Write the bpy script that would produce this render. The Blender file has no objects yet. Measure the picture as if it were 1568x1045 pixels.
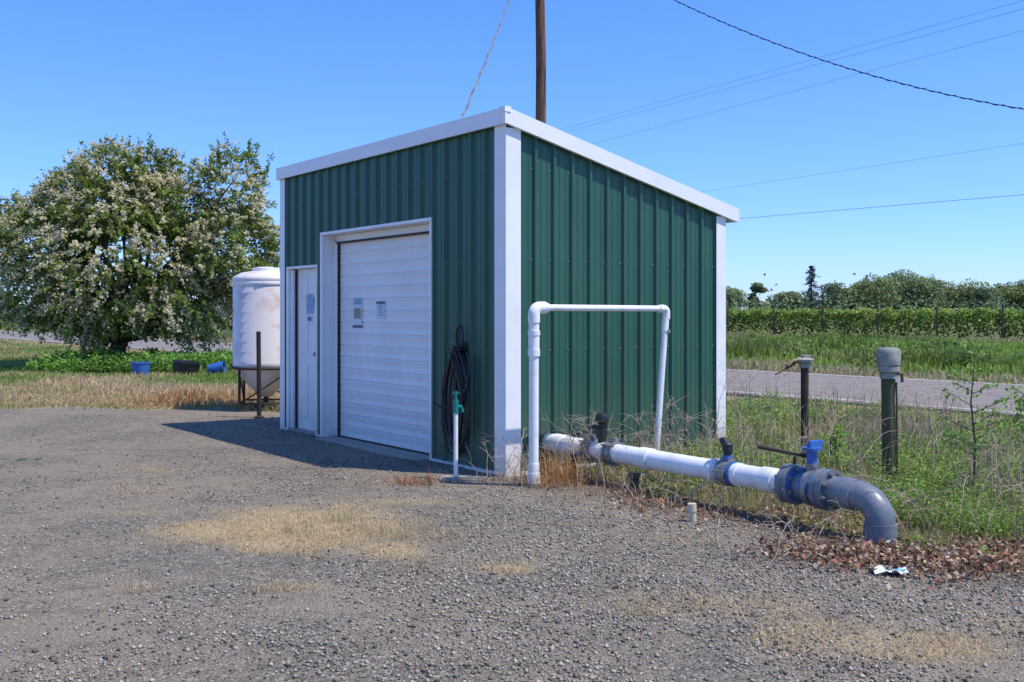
import bpy, math, numpy as np
from mathutils import Vector, Matrix
rng=np.random.default_rng(7)
R=math.radians
scene=bpy.context.scene
COL=scene.collection

# ------------------------------------------------------------------ helpers
def link(o,parent=None):
    COL.objects.link(o)
    if parent: o.parent=parent
    return o
def empty(name,loc=(0,0,0),rz=0):
    e=bpy.data.objects.new(name,None); e.location=loc; e.rotation_euler=(0,0,rz); e.empty_display_size=.2
    return link(e)
def nmat(name):
    m=bpy.data.materials.new(name); m.use_nodes=True
    nt=m.node_tree; b=nt.nodes['Principled BSDF']
    return m,nt,b
def N(nt,t,**kw):
    n=nt.nodes.new(t)
    for k,v in kw.items(): setattr(n,k,v)
    return n
def mat(name,c1,c2=None,rough=.6,metal=0,scale=8,bump=0,stretch=(1,1,1),detail=6,lo=.35,hi=.65,bdist=.01,spec=.5,dirt=None):
    m,nt,b=nmat(name)
    c2=c2 or tuple(x*.75 for x in c1)
    tc=N(nt,'ShaderNodeTexCoord'); mp=N(nt,'ShaderNodeMapping'); mp.inputs['Scale'].default_value=stretch
    nz=N(nt,'ShaderNodeTexNoise'); nz.inputs['Scale'].default_value=scale; nz.inputs['Detail'].default_value=detail
    nz.inputs['Roughness'].default_value=.65
    mr=N(nt,'ShaderNodeMapRange'); mr.inputs[1].default_value=lo; mr.inputs[2].default_value=hi
    mx=N(nt,'ShaderNodeMix',data_type='RGBA'); mx.inputs[6].default_value=(*c1,1); mx.inputs[7].default_value=(*c2,1)
    L=nt.links.new
    L(tc.outputs['Object'],mp.inputs[0]); L(mp.outputs[0],nz.inputs['Vector']); L(nz.outputs[0],mr.inputs[0])
    L(mr.outputs[0],mx.inputs[0]); out=mx.outputs[2]
    if dirt:
        col,hgt,amt=dirt
        sx=N(nt,'ShaderNodeSeparateXYZ'); L(tc.outputs['Object'],sx.inputs[0])
        n2=N(nt,'ShaderNodeTexNoise'); n2.inputs['Scale'].default_value=7; n2.inputs['Detail'].default_value=8; L(tc.outputs['Object'],n2.inputs['Vector'])
        m2=N(nt,'ShaderNodeMapRange'); L(sx.outputs[2],m2.inputs[0]); m2.inputs[1].default_value=0; m2.inputs[2].default_value=hgt; m2.inputs[3].default_value=amt*1.6; m2.inputs[4].default_value=0
        mm=N(nt,'ShaderNodeMath',operation='MULTIPLY'); L(m2.outputs[0],mm.inputs[0]); L(n2.outputs[0],mm.inputs[1])
        m3=N(nt,'ShaderNodeMix',data_type='RGBA'); L(mm.outputs[0],m3.inputs[0]); L(out,m3.inputs[6]); m3.inputs[7].default_value=(*col,1); out=m3.outputs[2]
    L(out,b.inputs['Base Color'])
    b.inputs['Roughness'].default_value=rough; b.inputs['Metallic'].default_value=metal
    b.inputs['Specular IOR Level'].default_value=spec
    if bump:
        bp=N(nt,'ShaderNodeBump'); bp.inputs['Strength'].default_value=bump; bp.inputs['Distance'].default_value=bdist
        L(nz.outputs[0],bp.inputs['Height']); L(bp.outputs[0],b.inputs['Normal'])
    return m
def leafmat(name,rough=.6,trans=.3,spec=.25):
    m,nt,b=nmat(name); L=nt.links.new
    a=N(nt,'ShaderNodeAttribute'); a.attribute_name='Col'
    L(a.outputs['Color'],b.inputs['Base Color']); b.inputs['Roughness'].default_value=rough
    b.inputs['Specular IOR Level'].default_value=spec
    if trans>0:
        t=N(nt,'ShaderNodeBsdfTranslucent'); L(a.outputs['Color'],t.inputs[0])
        ms=N(nt,'ShaderNodeMixShader'); ms.inputs[0].default_value=trans
        L(b.outputs[0],ms.inputs[1]); L(t.outputs[0],ms.inputs[2]); L(ms.outputs[0],nt.nodes['Material Output'].inputs[0])
    return m

class MB:
    def __init__(s): s.v=[];s.f=[];s.m=[]
    def add(s,v,f,mi=0):
        o=len(s.v); s.v+= [tuple(p) for p in v]; s.f+=[tuple(i+o for i in q) for q in f]; s.m+=[mi]*len(f)
    def box(s,lo,hi,mi=0):
        x0,y0,z0=lo;x1,y1,z1=hi
        s.add([(x0,y0,z0),(x1,y0,z0),(x1,y1,z0),(x0,y1,z0),(x0,y0,z1),(x1,y0,z1),(x1,y1,z1),(x0,y1,z1)],
              [(0,3,2,1),(4,5,6,7),(0,1,5,4),(1,2,6,5),(2,3,7,6),(3,0,4,7)],mi)
    def tube(s,pts,r,seg=12,mi=0,cap=True):
        P=[Vector(p) for p in pts]; n=len(P)
        rs=r if isinstance(r,(list,tuple,np.ndarray)) else [r]*n
        V=[];prev=None
        for i in range(n):
            t=(P[min(i+1,n-1)]-P[max(i-1,0)]);
            if t.length<1e-9: t=Vector((0,0,1))
            t.normalize()
            if prev is None:
                a=Vector((0,0,1)) if abs(t.z)<.9 else Vector((1,0,0))
                u=t.cross(a).normalized()
            else:
                u=(prev-t*prev.dot(t)).normalized()
            prev=u; w=t.cross(u)
            for k in range(seg):
                an=2*math.pi*k/seg
                V.append(P[i]+(u*math.cos(an)+w*math.sin(an))*rs[i])
        F=[]
        for i in range(n-1):
            for k in range(seg):
                a=i*seg+k;b=i*seg+(k+1)%seg
                F.append((a,b,b+seg,a+seg))
        if cap: F.append(tuple(range(seg-1,-1,-1))); F.append(tuple((n-1)*seg+k for k in range(seg)))
        s.add(V,F,mi)
    def lathe(s,prof,c=(0,0,0),seg=24,mi=0,axis=None):
        V=[];F=[]
        M=Matrix.Identity(3)
        if axis is not None: M=Vector(axis).to_track_quat('Z','Y').to_matrix()
        for r,z in prof:
            for k in range(seg):
                a=2*math.pi*k/seg; V.append(M@Vector((r*math.cos(a),r*math.sin(a),z))+Vector(c))
        for i in range(len(prof)-1):
            for k in range(seg):
                a=i*seg+k;b=i*seg+(k+1)%seg; F.append((a,b,b+seg,a+seg))
        F.append(tuple(range(seg-1,-1,-1))); F.append(tuple((len(prof)-1)*seg+k for k in range(seg)))
        s.add(V,F,mi)
    def obj(s,name,mats,parent=None,smooth=True,bevel=0,angle=35):
        me=bpy.data.meshes.new(name); me.from_pydata(s.v,[],s.f)
        if not isinstance(mats,(list,tuple)): mats=[mats]
        for m in mats: me.materials.append(m)
        me.polygons.foreach_set('material_index',s.m)
        if smooth:
            me.shade_smooth(); me.set_sharp_from_angle(angle=R(angle))
        me.update()
        o=bpy.data.objects.new(name,me)
        if bevel:
            b=o.modifiers.new('b','BEVEL'); b.width=bevel; b.segments=2; b.limit_method='ANGLE'
        return link(o,parent)

def npmesh(name,V,F,C,m,parent=None):
    me=bpy.data.meshes.new(name); nv=len(V); nf=len(F); k=F.shape[1]
    me.vertices.add(nv); me.vertices.foreach_set('co',V.astype(np.float32).ravel())
    me.loops.add(nf*k); me.loops.foreach_set('vertex_index',F.astype(np.int32).ravel())
    me.polygons.add(nf); me.polygons.foreach_set('loop_start',np.arange(0,nf*k,k,dtype=np.int32))
    me.polygons.foreach_set('loop_total',np.full(nf,k,dtype=np.int32))
    me.update(calc_edges=True)
    if C is not None:
        ca=me.color_attributes.new('Col','FLOAT_COLOR','POINT')
        ca.data.foreach_set('color',np.concatenate([C,np.ones((nv,1))],1).astype(np.float32).ravel())
    me.materials.append(m)
    o=bpy.data.objects.new(name,me); return link(o,parent)
def unit(v): return v/np.maximum(np.linalg.norm(v,axis=1,keepdims=True),1e-9)
def leaves(P,size,C,flat=0,asp=.55,nrm=None):
    n=len(P); size=np.broadcast_to(size,(n,))[:,None]
    a=rng.normal(size=(n,3)); 
    nn=rng.normal(size=(n,3)); nn[:,2]+=flat
    if nrm is not None: nn=nn+nrm
    nn=unit(nn)
    t=unit(np.cross(a,nn)); b=np.cross(nn,t)
    V=np.stack([P-t*size*.5,P-b*size*.5*asp,P+t*size*.5,P+b*size*.5*asp],1).reshape(-1,3)
    F=np.arange(4*n).reshape(n,4)
    return V,F,np.clip(np.repeat(C,4,axis=0),0,.85)
def blades(P,h,w,C,lean=.35,tipc=1.25):
    n=len(P); h=np.broadcast_to(h,(n,))[:,None]; w=np.broadcast_to(w,(n,))[:,None]
    an=rng.uniform(0,2*np.pi,n); d=np.stack([np.cos(an),np.sin(an),np.zeros(n)],1)
    an2=rng.uniform(0,2*np.pi,n); s=np.stack([np.cos(an2),np.sin(an2),np.zeros(n)],1)
    le=np.abs(rng.normal(0,lean,n))[:,None]; z=np.array([[0,0,1.]])
    mid=P+z*h*.55+d*h*le*.3; tip=P+z*h*np.clip(1-.35*le,.3,1)+d*h*le
    V=np.stack([P-s*w*.5,P+s*w*.5,mid-s*w*.38,mid+s*w*.38,tip],1).reshape(-1,3)
    b=(np.arange(n)*5)[:,None]
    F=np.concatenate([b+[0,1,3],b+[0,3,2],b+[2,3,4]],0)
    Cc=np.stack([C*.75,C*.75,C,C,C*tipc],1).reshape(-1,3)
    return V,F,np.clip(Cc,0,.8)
def merge(parts):
    V=[];F=[];C=[];o=0
    for v,f,c in parts:
        V.append(v);F.append(f+o);C.append(c);o+=len(v)
    return np.concatenate(V),np.concatenate(F),np.concatenate(C)
def sn(x,y,k,seed=0):
    r=np.random.default_rng(seed); o=0
    for i in range(6):
        a=r.uniform(0,6.28); f=k*r.uniform(.6,1.9); p=r.uniform(0,6.28)
        o=o+np.sin((x*np.cos(a)+y*np.sin(a))*f+p)
    return o/6*1.6
def cvar(base,n,v=.25,hv=.08):
    c=np.array(base)[None,:]*(1+rng.uniform(-v,v,(n,1)))*(1+rng.uniform(-hv,hv,(n,3)))
    return c
def smooth(e0,e1,x):
    t=np.clip((x-e0)/(e1-e0),0,1); return t*t*(3-2*t)
def nr(x,y): return .768*x+.64*y
def sr(x,y): return -.64*x+.768*y
U=np.array([-.64,.768]); NN=np.array([.768,.64])
CB=np.array([-.05,9.28]); bdir=np.array([.795,.606]); adir=np.array([-.606,.795])
def shedloc(x,y): 
    return (x-CB[0])*bdir[0]+(y-CB[1])*bdir[1], (x-CB[0])*adir[0]+(y-CB[1])*adir[1]
def inshed(x,y,m=.03):
    lx,ly=shedloc(x,y); return (lx>-m)&(lx<3+m)&(ly>-m)&(ly<4.85+m)

# ------------------------------------------------------------------ materials
M_leaf=leafmat('foliage',.6,.4); M_dry=leafmat('dry_plant',.8,.2,.1); M_stone=leafmat('gravel_stone',.85,0,.2)
M_bloom=leafmat('hawthorn_leaf_and_bloom',.7,.45,.1)
DUST=(.38,.32,.24)
M_white=mat('white_painted_metal',(.87,.86,.84),(.80,.79,.77),.4,scale=3,bump=.02,dirt=(DUST,.5,.45))
M_green=mat('green_painted_metal',(.030,.112,.070),(.024,.092,.060),.42,scale=2.5,spec=.45,stretch=(1,1,.3),dirt=((.17,.15,.11),.9,.4))
M_pvc=mat('white_pvc',(.84,.83,.80),(.60,.57,.50),.4,scale=7,lo=.5,hi=.8,dirt=(DUST,.3,.3))
M_pipe=mat('weathered_white_pvc',(.82,.81,.79),(.50,.48,.43),.4,scale=5,lo=.48,hi=.8,detail=9)
M_grey=mat('grey_pvc',(.14,.16,.19),(.26,.27,.28),.38,scale=6,detail=10,lo=.45,hi=.75)
M_iron=mat('galvanised_iron',(.36,.36,.36),(.16,.16,.16),.5,.5,scale=30,bump=.1)
M_black=mat('black_rubber',(.012,.012,.014),(.025,.025,.025),.45)
M_darksteel=mat('dark_steel',(.035,.028,.025),(.07,.04,.025),.65,.3,scale=20,bump=.15)
M_rust=mat('rusty_iron',(.22,.10,.05),(.12,.06,.035),.8,.2,scale=30,bump=.2)
M_blue=mat('blue_paint',(.03,.14,.5),(.05,.12,.26),.4,scale=14)
M_teal=mat('teal_plastic',(.01,.22,.2),(.01,.16,.15),.4)
M_wood=mat('weathered_pole_wood',(.21,.105,.055),(.045,.022,.014),.85,scale=10,stretch=(1,1,.06),bump=.6,bdist=.02,lo=.38,hi=.62)
M_post=mat('grey_post_wood',(.16,.12,.09),(.08,.06,.045),.85,scale=10,stretch=(1,1,.1))
M_bark=mat('bark',(.10,.08,.065),(.04,.03,.025),.9,scale=12,stretch=(1,1,.3),bump=.6)
M_conc=mat('concrete',(.38,.35,.30),(.28,.25,.21),.85,scale=20,bump=.2)
M_moss=mat('mossy_post',(.09,.075,.05),(.07,.085,.03),.85,scale=14,bump=.5,stretch=(1,1,.4))

# ------------------------------------------------------------------ ground
PATCH=[(-1.30,6.95,.72,.70,1.3),(-.80,6.45,.45,.40,1.0),(-1.75,7.5,.35,.32,.7),(-.05,5.95,.22,.14,.8),(.75,5.2,.3,.18,.35),(1.75,4.6,.6,.28,.6),(1.1,5.1,.4,.22,.4),(-.9,8.0,.6,.14,.5),
    (-1.2,5.5,.22,.08,.6),(-2.1,5.5,.2,.08,.5),(-2.7,7.6,.3,.15,.35),(-3.4,9.6,.4,.25,.4),(1.0,6.7,.3,.12,.4),(-3.2,8.6,.4,.2,.35),(2.6,4.9,.35,.2,.5),(.3,7.2,.25,.12,.3)]
def zones(x,y):
    g=(x-.3)*.836+(y-8.6)*.549
    n=nr(x,y); w=sn(x,y,1.6,1)*.25+sn(x,y,5,2)*.12
    right=smooth(.42,.95,g+w*.9)*smooth(-3.2,-2.4,x+(y>15)*9)
    left=smooth(15.3,16.6,y+w*2+sn(x,y,.5,3)*.3)
    veg=np.maximum(right,left)
    dl=1-smooth(19.0,23,y+sn(x,y,.6,4)*2)
    dl=np.where(x<-2.4,dl,0)
    dr=smooth(-.1,.7,sn(x,y,1.3,9))*.6
    verge=smooth(12.9,13.7,n+w)*(1-smooth(15,16,n))+smooth(20.5,21,n)*(1-smooth(21.8,22.8,n+w))
    dry=np.maximum(np.maximum(dl,dr),verge*.9)*veg
    f=np.zeros_like(x)+.0; ww=w+sn(x,y,11,12)*.12+sn(x,y,23,13)*.06
    for cx,cy,rx,ry,s in PATCH:
        q=np.sqrt(((x-cx)/rx)**2+((y-cy)/ry)**2)
        f=np.maximum(f,s*np.clip((1.35-q+ww*1.8)*1.3,0,1)*np.clip(1.25-q*.3,0,1)*(q<2.2))
    green=np.clip(veg-dry,0,1)
    dry=np.maximum(dry,np.clip(f,0,1)*(1-veg))
    px,py=x-.35,y-9.58; al=px*.575-py*.818; ac=px*.818+py*.575
    soil=np.exp(-(ac/.6)**2)*smooth(-.2,.2,al)*(1-smooth(4.3,5.2,al))
    soil=np.maximum(soil,np.exp(-((x-3.1)/1.1)**2-((y-6.0)/.6)**2))
    soil=np.maximum(soil,np.exp(-((x+.85)/.6)**2-((y-8.8)/.25)**2)*.6)
    return dry,green,soil,veg
gn=560; t=np.linspace(-1,1,gn); kk=math.asinh(3500/4)
gx=4*np.sinh(kk*t); gy=7+4*np.sinh(kk*t)
X,Y=np.meshgrid(gx,gy); Xf=X.ravel();Yf=Y.ravel()
def gz(x,y): return np.exp(-((x/9)**2+((y-7)/7)**2)**2)*(sn(x,y,2.2,20)*.012+sn(x,y,9,21)*.006)
Zf=gz(Xf,Yf)
i=np.arange(gn-1); I,J=np.meshgrid(i,i); a=(J*gn+I).ravel()
F=np.stack([a,a+1,a+1+gn,a+gn],1)
d,g,s,_=zones(Xf,Yf)
gm,nt,b=nmat('ground_mixed'); L=nt.links.new
tc=N(nt,'ShaderNodeTexCoord'); at=N(nt,'ShaderNodeAttribute'); at.attribute_name='Col'
sp=N(nt,'ShaderNodeSeparateColor'); L(at.outputs['Color'],sp.inputs[0])
def noise(sc,det=5,r=.6):
    n=N(nt,'ShaderNodeTexNoise'); n.inputs['Scale'].default_value=sc; n.inputs['Detail'].default_value=det; n.inputs['Roughness'].default_value=r
    L(tc.outputs['Object'],n.inputs['Vector']); return n
def mixc(fac,c1,c2,bt='MIX'):
    m=N(nt,'ShaderNodeMix',data_type='RGBA',blend_type=bt)
    for inp,v in ((0,fac),(6,c1),(7,c2)):
        if isinstance(v,(int,float)): m.inputs[inp].default_value=v
        elif isinstance(v,tuple): m.inputs[inp].default_value=(*v,1)
        else: L(v,m.inputs[inp])
    return m.outputs[2]
def rng_(v,a,b_,c=0,d_=1):
    m=N(nt,'ShaderNodeMapRange'); L(v,m.inputs[0])
    for k,q in zip((1,2,3,4),(a,b_,c,d_)): m.inputs[k].default_value=q
    return m.outputs[0]
vo=N(nt,'ShaderNodeTexVoronoi'); vo.inputs['Scale'].default_value=62; L(tc.outputs['Object'],vo.inputs['Vector'])
vs=N(nt,'ShaderNodeSeparateColor'); L(vo.outputs['Color'],vs.inputs[0])
fine=noise(320,3); big=noise(.75,7,.62); mid=noise(5,7,.7); mid2=noise(28,6,.75)
grav=mixc(rng_(vs.outputs[0],0,1),(.105,.092,.076),(.34,.298,.242))
grav=mixc(rng_(vs.outputs[1],.82,.9),grav,(.060,.055,.048))
grav=mixc(rng_(vs.outputs[2],.93,.96),grav,(.50,.46,.40))
grav=mixc(rng_(fine.outputs[0],.3,.7,0,.5),grav,(.20,.168,.130))
grav=mixc(rng_(big.outputs[0],.40,.58,0,.7),grav,(.31,.255,.188))
grav=mixc(rng_(mid.outputs[0],.48,.68,0,.55),grav,(.135,.114,.092))
straw=mixc(rng_(mid2.outputs[0],.35,.65),(.54,.405,.23),(.27,.20,.115))
grn=mixc(rng_(mid2.outputs[0],.35,.65),(.10,.14,.035),(.18,.14,.07))
grn=mixc(rng_(big.outputs[0],.35,.65,0,.6),grn,(.19,.23,.06))
soilc=mixc(rng_(mid2.outputs[0],.35,.65),(.10,.07,.045),(.22,.165,.115))
def edge(ch,lo=.3,hi=.7,amt=.9,nz=None):
    ad=N(nt,'ShaderNodeMath',operation='MULTIPLY_ADD'); L((nz or mid2).outputs[0],ad.inputs[0]); ad.inputs[1].default_value=amt
    L(sp.outputs[ch],ad.inputs[2]); return rng_(ad.outputs[0],lo+amt*.5,hi+amt*.5)
c=mixc(edge(2,.35,.9),grav,soilc); c=mixc(edge(0,.2,.95,2.0,noise(16,9,.8)),c,straw); c=mixc(edge(1,.2,.7),c,grn)
L(c,b.inputs['Base Color']); b.inputs['Roughness'].default_value=.95; b.inputs['Specular IOR Level'].default_value=.15
bp=N(nt,'ShaderNodeBump'); bp.inputs['Strength'].default_value=1; bp.inputs['Distance'].default_value=.016
ma=N(nt,'ShaderNodeMath',operation='ADD'); L(vo.outputs['Distance'],ma.inputs[0]); L(mid2.outputs[0],ma.inputs[1])
iv=N(nt,'ShaderNodeMath',operation='MULTIPLY'); L(ma.outputs[0],iv.inputs[0]); iv.inputs[1].default_value=-1
L(iv.outputs[0],bp.inputs['Height']); L(bp.outputs[0],b.inputs['Normal'])
npmesh('ground',np.stack([Xf,Yf,Zf],1),F,np.stack([d,g,s],1),gm)

# road
M_asph=mat('old_asphalt',(.245,.205,.172),(.18,.15,.128),.9,scale=3,bump=.1)
M_line=mat('road_paint',(.7,.69,.65),(.35,.33,.3),.7,scale=10)
def strip(mb,n0,n1,z,mi,s0=-400,s1=900,th=0):
    pts=[]
    for s_,n_ in ((s0,n0),(s1,n0),(s1,n1),(s0,n1)):
        p=U*s_+NN*n_; pts.append((p[0],p[1],z))
    mb.add(pts,[(0,3,2,1)],mi)
    if th:
        q=[(p[0],p[1],z-th) for p in pts]; mb.add(pts+q,[(0,1,5,4),(2,3,7,6)],mi)
mb=MB(); strip(mb,14.8,21.2,.05,0,th=.05); strip(mb,15.05,15.17,.055,1); strip(mb,20.83,20.95,.055,1)
mb.obj('road',[M_asph,M_line],smooth=False)

# gravel stones
def scatter(n,d0,d1,r0=-.68,r1=.68):
    dd=np.exp(rng.uniform(np.log(d0),np.log(d1),n)); rr=rng.uniform(r0,r1,n); return rr*dd,dd
x,y=scatter(130000,3.3,15)
d,g,s,_=zones(x,y)
keep=(rng.uniform(size=len(x))>np.clip(d*.75+g*1.2,0,.97))&~inshed(x,y); x=x[keep];y=y[keep]
patch=sn(x,y,1.1,31)+sn(x,y,4,32)*.6+smooth(-1.5,2.5,x)*.8-.3
keep=rng.uniform(size=len(x))<np.clip(.5+patch*.6,.07,1); x=x[keep];y=y[keep]; n=len(x)
sz=rng.uniform(.004,.0095,n)*rng.choice([1,1,1,1.6],n)
oc=np.array([[1,0,0],[0,1,0],[-1,0,0],[0,-1,0],[0,0,.8],[0,0,-.6]])
of=np.array([[0,1,4],[1,2,4],[2,3,4],[3,0,4],[1,0,5],[2,1,5],[3,2,5],[0,3,5]])
V=oc[None]*rng.uniform(.6,1.3,(n,6,3))*sz[:,None,None]
an=rng.uniform(0,6.28,n); ca,sa=np.cos(an)[:,None],np.sin(an)[:,None]
V=np.stack([V[...,0]*ca-V[...,1]*sa,V[...,0]*sa+V[...,1]*ca,V[...,2]],-1)
V+=np.stack([x,y,gz(x,y)+sz*.3],1)[:,None,:]
cc=np.repeat((np.array([.235,.205,.168])*rng.uniform(.25,2.0,(n,1))*rng.uniform(.93,1.07,(n,3))),6,axis=0)
npmesh('gravel',V.reshape(-1,3),(of[None]+(np.arange(n)*6)[:,None,None]).reshape(-1,3),cc,M_stone)

# ------------------------------------------------------------------ shed
shed=empty('metal_shed',(CB[0],CB[1],0),math.atan2(.606,.795))
SL=.228; HT=3.335; LY=4.84
def ztop(x): return HT-SL*x
def profile(u0,u1,pitch=.2286,ph=.1):
    us=[]
    k=math.floor((u0-ph)/pitch)-1
    while ph+k*pitch<u1+pitch:
        c=ph+k*pitch
        for du,h in ((-.030,0),(-.014,.028),(.014,.028),(.030,0)): us.append((c+du,h))
        for m_ in (1/3,2/3):
            cm=c+pitch*m_
            for du,h in ((-.008,0),(0,.005),(.008,0)): us.append((cm+du,h))
        k+=1
    us.sort()
    xs=[u for u,_ in us]; hs=[h for _,h in us]
    f=lambda u: float(np.interp(u,xs,hs))
    out=[(u0,f(u0))]+[(u,h) for u,h in us if u0<u<u1]+[(u1,f(u1))]
    return out
def corr(mb,u0,u1,zb,zt,mp,flip=False):
    pr=profile(u0,u1); V=[];F=[]
    for u,h in pr:
        V.append(mp(u,h,zb)); V.append(mp(u,h,zt(u)))
    for i in range(len(pr)-1):
        q=(2*i,2*i+2,2*i+3,2*i+1); F.append(q if not flip else q[::-1])
    mb.add(V,F)
mb=MB()
mf=lambda u,h,z:(-h,u,z)
top=lambda u:HT-.02
for u0,u1,zb in ((.02,1.256,.03),(1.256,3.65,2.444),(3.65,3.822,.03),(3.822,4.6,2.06),(4.6,LY-.05,.03)):
    corr(mb,u0,u1,zb,top,mf,True)
mb.obj('front_wall',M_green,shed,smooth=False)
mb=MB(); mr_=lambda u,h,z:(u,-h,z)
corr(mb,.02,2.93,.03,lambda u:ztop(u)-.03,mr_)
corr(mb,.02,2.93,.03,lambda u:ztop(u)-.03,lambda u,h,z:(u,LY-.03+h,z),True)
corr(mb,.02,LY-.05,.03,lambda u:ztop(3)-.03,lambda u,h,z:(2.95+h,u,z))
mb.obj('side_wall',M_green,shed,smooth=False)
mb=MB()
def slab(mb,x0,x1,y0,y1,t0,t1,mi=0):
    V=[(x,y_,ztop(x)+t_) for x in (x0,x1) for y_ in (y0,y1) for t_ in (t0,t1)]
    mb.add(V,[(0,1,3,2),(4,6,7,5),(0,4,5,1),(2,3,7,6),(0,2,6,4),(1,5,7,3)],mi)
slab(mb,-.03,3.12,-.03,LY,-.005,.025)
mb.obj('roof',M_white,shed,smooth=False)
mb=MB()
slab(mb,-.045,3.14,-.075,-.035,-.115,.034)
slab(mb,-.045,3.14,LY+.002,LY+.032,-.115,.034)
mb.box((-.075,-.078,HT-.105),(-.045,LY+.035,HT+.045))
x=3.143; mb.box((x,-.075,ztop(3.14)-.11),(x+.02,LY+.03,ztop(3.14)+.03))
mb.box((-.082,-.083,HT-.0),(-.01,.03,HT+.052))
for yy in (1.64,3.28): mb.box((-.0775,yy,HT-.107),(-.0752,yy+.05,HT+.047))
mb.obj('fascia_trim',M_white,shed,smooth=False,bevel=.004)
mb=MB()
e=.032
for (x0,x1,y0,y1) in ((-e-.003,-e,-e-.003,.14),(-e,.14,-e-.003,-e),
                      (-e-.003,-e,4.70,LY),(-e,.14,LY-.003,LY),
                      (2.83,2.978,-e-.003,-e),(2.978,2.981,-e-.003,.14)):
    zt=HT-.10 if x0<0 and x1<.2 else ztop(x1)-.1
    if x1>.1: zt=ztop(x1)-.10
    mb.box((x0,y0,.0),(x1,y1,zt))
mb.obj('corner_trim',M_white,shed,smooth=False)
mb=MB()
for y0,y1 in ((.14,1.225),(3.70,3.785),(4.65,4.70)): mb.box((-.034,y0,.0),(0,y1,.03))
mb.box((.14,-.034,.0),(2.83,0,.03))
mb.obj('base_flashing',M_white,shed,smooth=False)
mb=MB(); mb.box((-.02,-.02,-.1),(2.96,LY-.02,.012)); mb.box((-.16,1.3,-.05),(-.035,3.6,.010)); mb.obj('floor_slab',M_conc,shed,smooth=False)
mb=MB()
for z in (.28,1.15,2.0,2.85):
    u=.1-.045
    while u<4.65:
        if u>.17 and not (1.22<u<3.69 and z<2.5) and not(3.78<u<4.66 and z<2.1): mb.lathe([(.009,0),(.009,.005),(.004,.007)],(-.001,u,z),6,0,(-1,0,0))
        if .17<u<2.8 and z<ztop(u)-.15: mb.lathe([(.009,0),(.009,.005),(.004,.007)],(u,-.001,z),6,0,(0,-1,0))
        u+=.2286
mb.obj('wall_screws',M_iron,shed)
M_door=mat('white_door_paint',(.86,.84,.82),(.78,.76,.74),.45,scale=2,stretch=(1,1,.4),dirt=(DUST,.8,.35))
mb=MB(); prof=[]
z=.02
while z<2.42:
    prof+= [(z,0),(z+.010,.012),(z+.065,.006),(z+.120,.012),(z+.132,0)]
    z+=.1375
V=[];F=[]
for zz,h in prof: V+=[(.17-h,1.26,zz),(.17-h,3.65,zz)]
for i in range(len(prof)-1): F.append((2*i,2*i+2,2*i+3,2*i+1))
mb.add(V,F); mb.obj('garage_door',M_door,shed,smooth=False)
mb=MB()
mb.box((-.036,3.652,.01),(.2,3.70,2.44)); mb.box((-.036,1.225,.01),(.2,1.258,2.44))
mb.box((-.036,1.225,2.442),(.2,3.70,2.475)); mb.box((.13,3.56,.02),(.166,3.650,2.40)); mb.box((.13,1.262,.02),(.166,1.33,2.40)); mb.box((.13,1.262,2.36),(.166,3.65,2.44))
mb.box((-.036,3.785,.01),(.1,3.82,2.06)); mb.box((-.036,4.602,.01),(.1,4.65,2.06)); mb.box((-.036,3.785,2.062),(.1,4.65,2.095))
mb.box((.0,4.53,.02),(.0585,4.601,2.055))
mb.obj('door_frames',M_white,shed,smooth=False,bevel=.003)
mb=MB(); mb.box((.06,3.82,.02),(.1,4.60,2.06))
for (y0,y1) in ((3.88,4.15),(4.21,4.46)):
    for (z0,z1) in ((.2,.85),(1.0,1.6),(1.7,1.95)):
        mb.box((.052,y0,z0),(.059,y1,z1))
mb.obj('entry_door',M_door,shed,smooth=False,bevel=.006)
mb=MB(); mb.lathe([(.03,0),(.03,.01),(.012,.012),(.012,.04),(.028,.05),(.03,.07),(.018,.085)],(.06,3.89,1.0),14,0,(-1,0,0))
mb.box((-.03,3.83,.012),(.06,4.6,.04)); mb.obj('door_hardware',M_iron,shed)
mb=MB(); mb.box((.030,4.510,.02),(.0595,4.528,2.05)); mb.box((.11,1.33,2.335),(.129,3.56,2.36)); mb.box((.14,1.33,.012),(.18,3.56,.03)); mb.box((.125,3.548,.03),(.162,3.559,2.345)); mb.obj('weather_strip',M_darksteel,shed,smooth=False)
M_paper=mat('paper',(.72,.76,.82),(.66,.70,.78),.8,scale=6); M_ink=mat('ink',(.05,.06,.09),(.25,.27,.32),.8,scale=90,detail=1)
M_bluep=mat('blue_notice',(.12,.25,.45),(.5,.6,.7),.7,scale=40,detail=1); M_tan=mat('tan_notice',(.4,.36,.26),(.3,.28,.22),.8,scale=30)
def sheet(y,z,w,h,x,mi,mb,k=0):
    mb.box((x-.002-k,y-w/2,z-h/2),(x-k,y+w/2,z+h/2),mi)
mb=MB()
sheet(3.11,1.52,.22,.30,.156,0,mb); sheet(3.11,1.64,.18,.07,.153,1,mb); sheet(3.11,1.50,.16,.12,.153,3,mb); sheet(3.11,1.345,.24,.03,.156,2,mb)
sheet(2.57,1.54,.19,.2,.156,0,mb); sheet(2.57,1.62,.19,.03,.153,2,mb); 
for k in range(5): sheet(2.57,1.585-k*.027,.13-.02*(k%3),.007,.153,2,mb)
sheet(4.14,1.62,.2,.24,.05,1,mb); sheet(4.15,1.43,.17,.12,.05,0,mb); sheet(4.15,1.43,.1,.05,.047,2,mb)
mb.obj('door_notices',[M_paper,M_bluep,M_ink,M_tan],shed,smooth=False)

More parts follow.
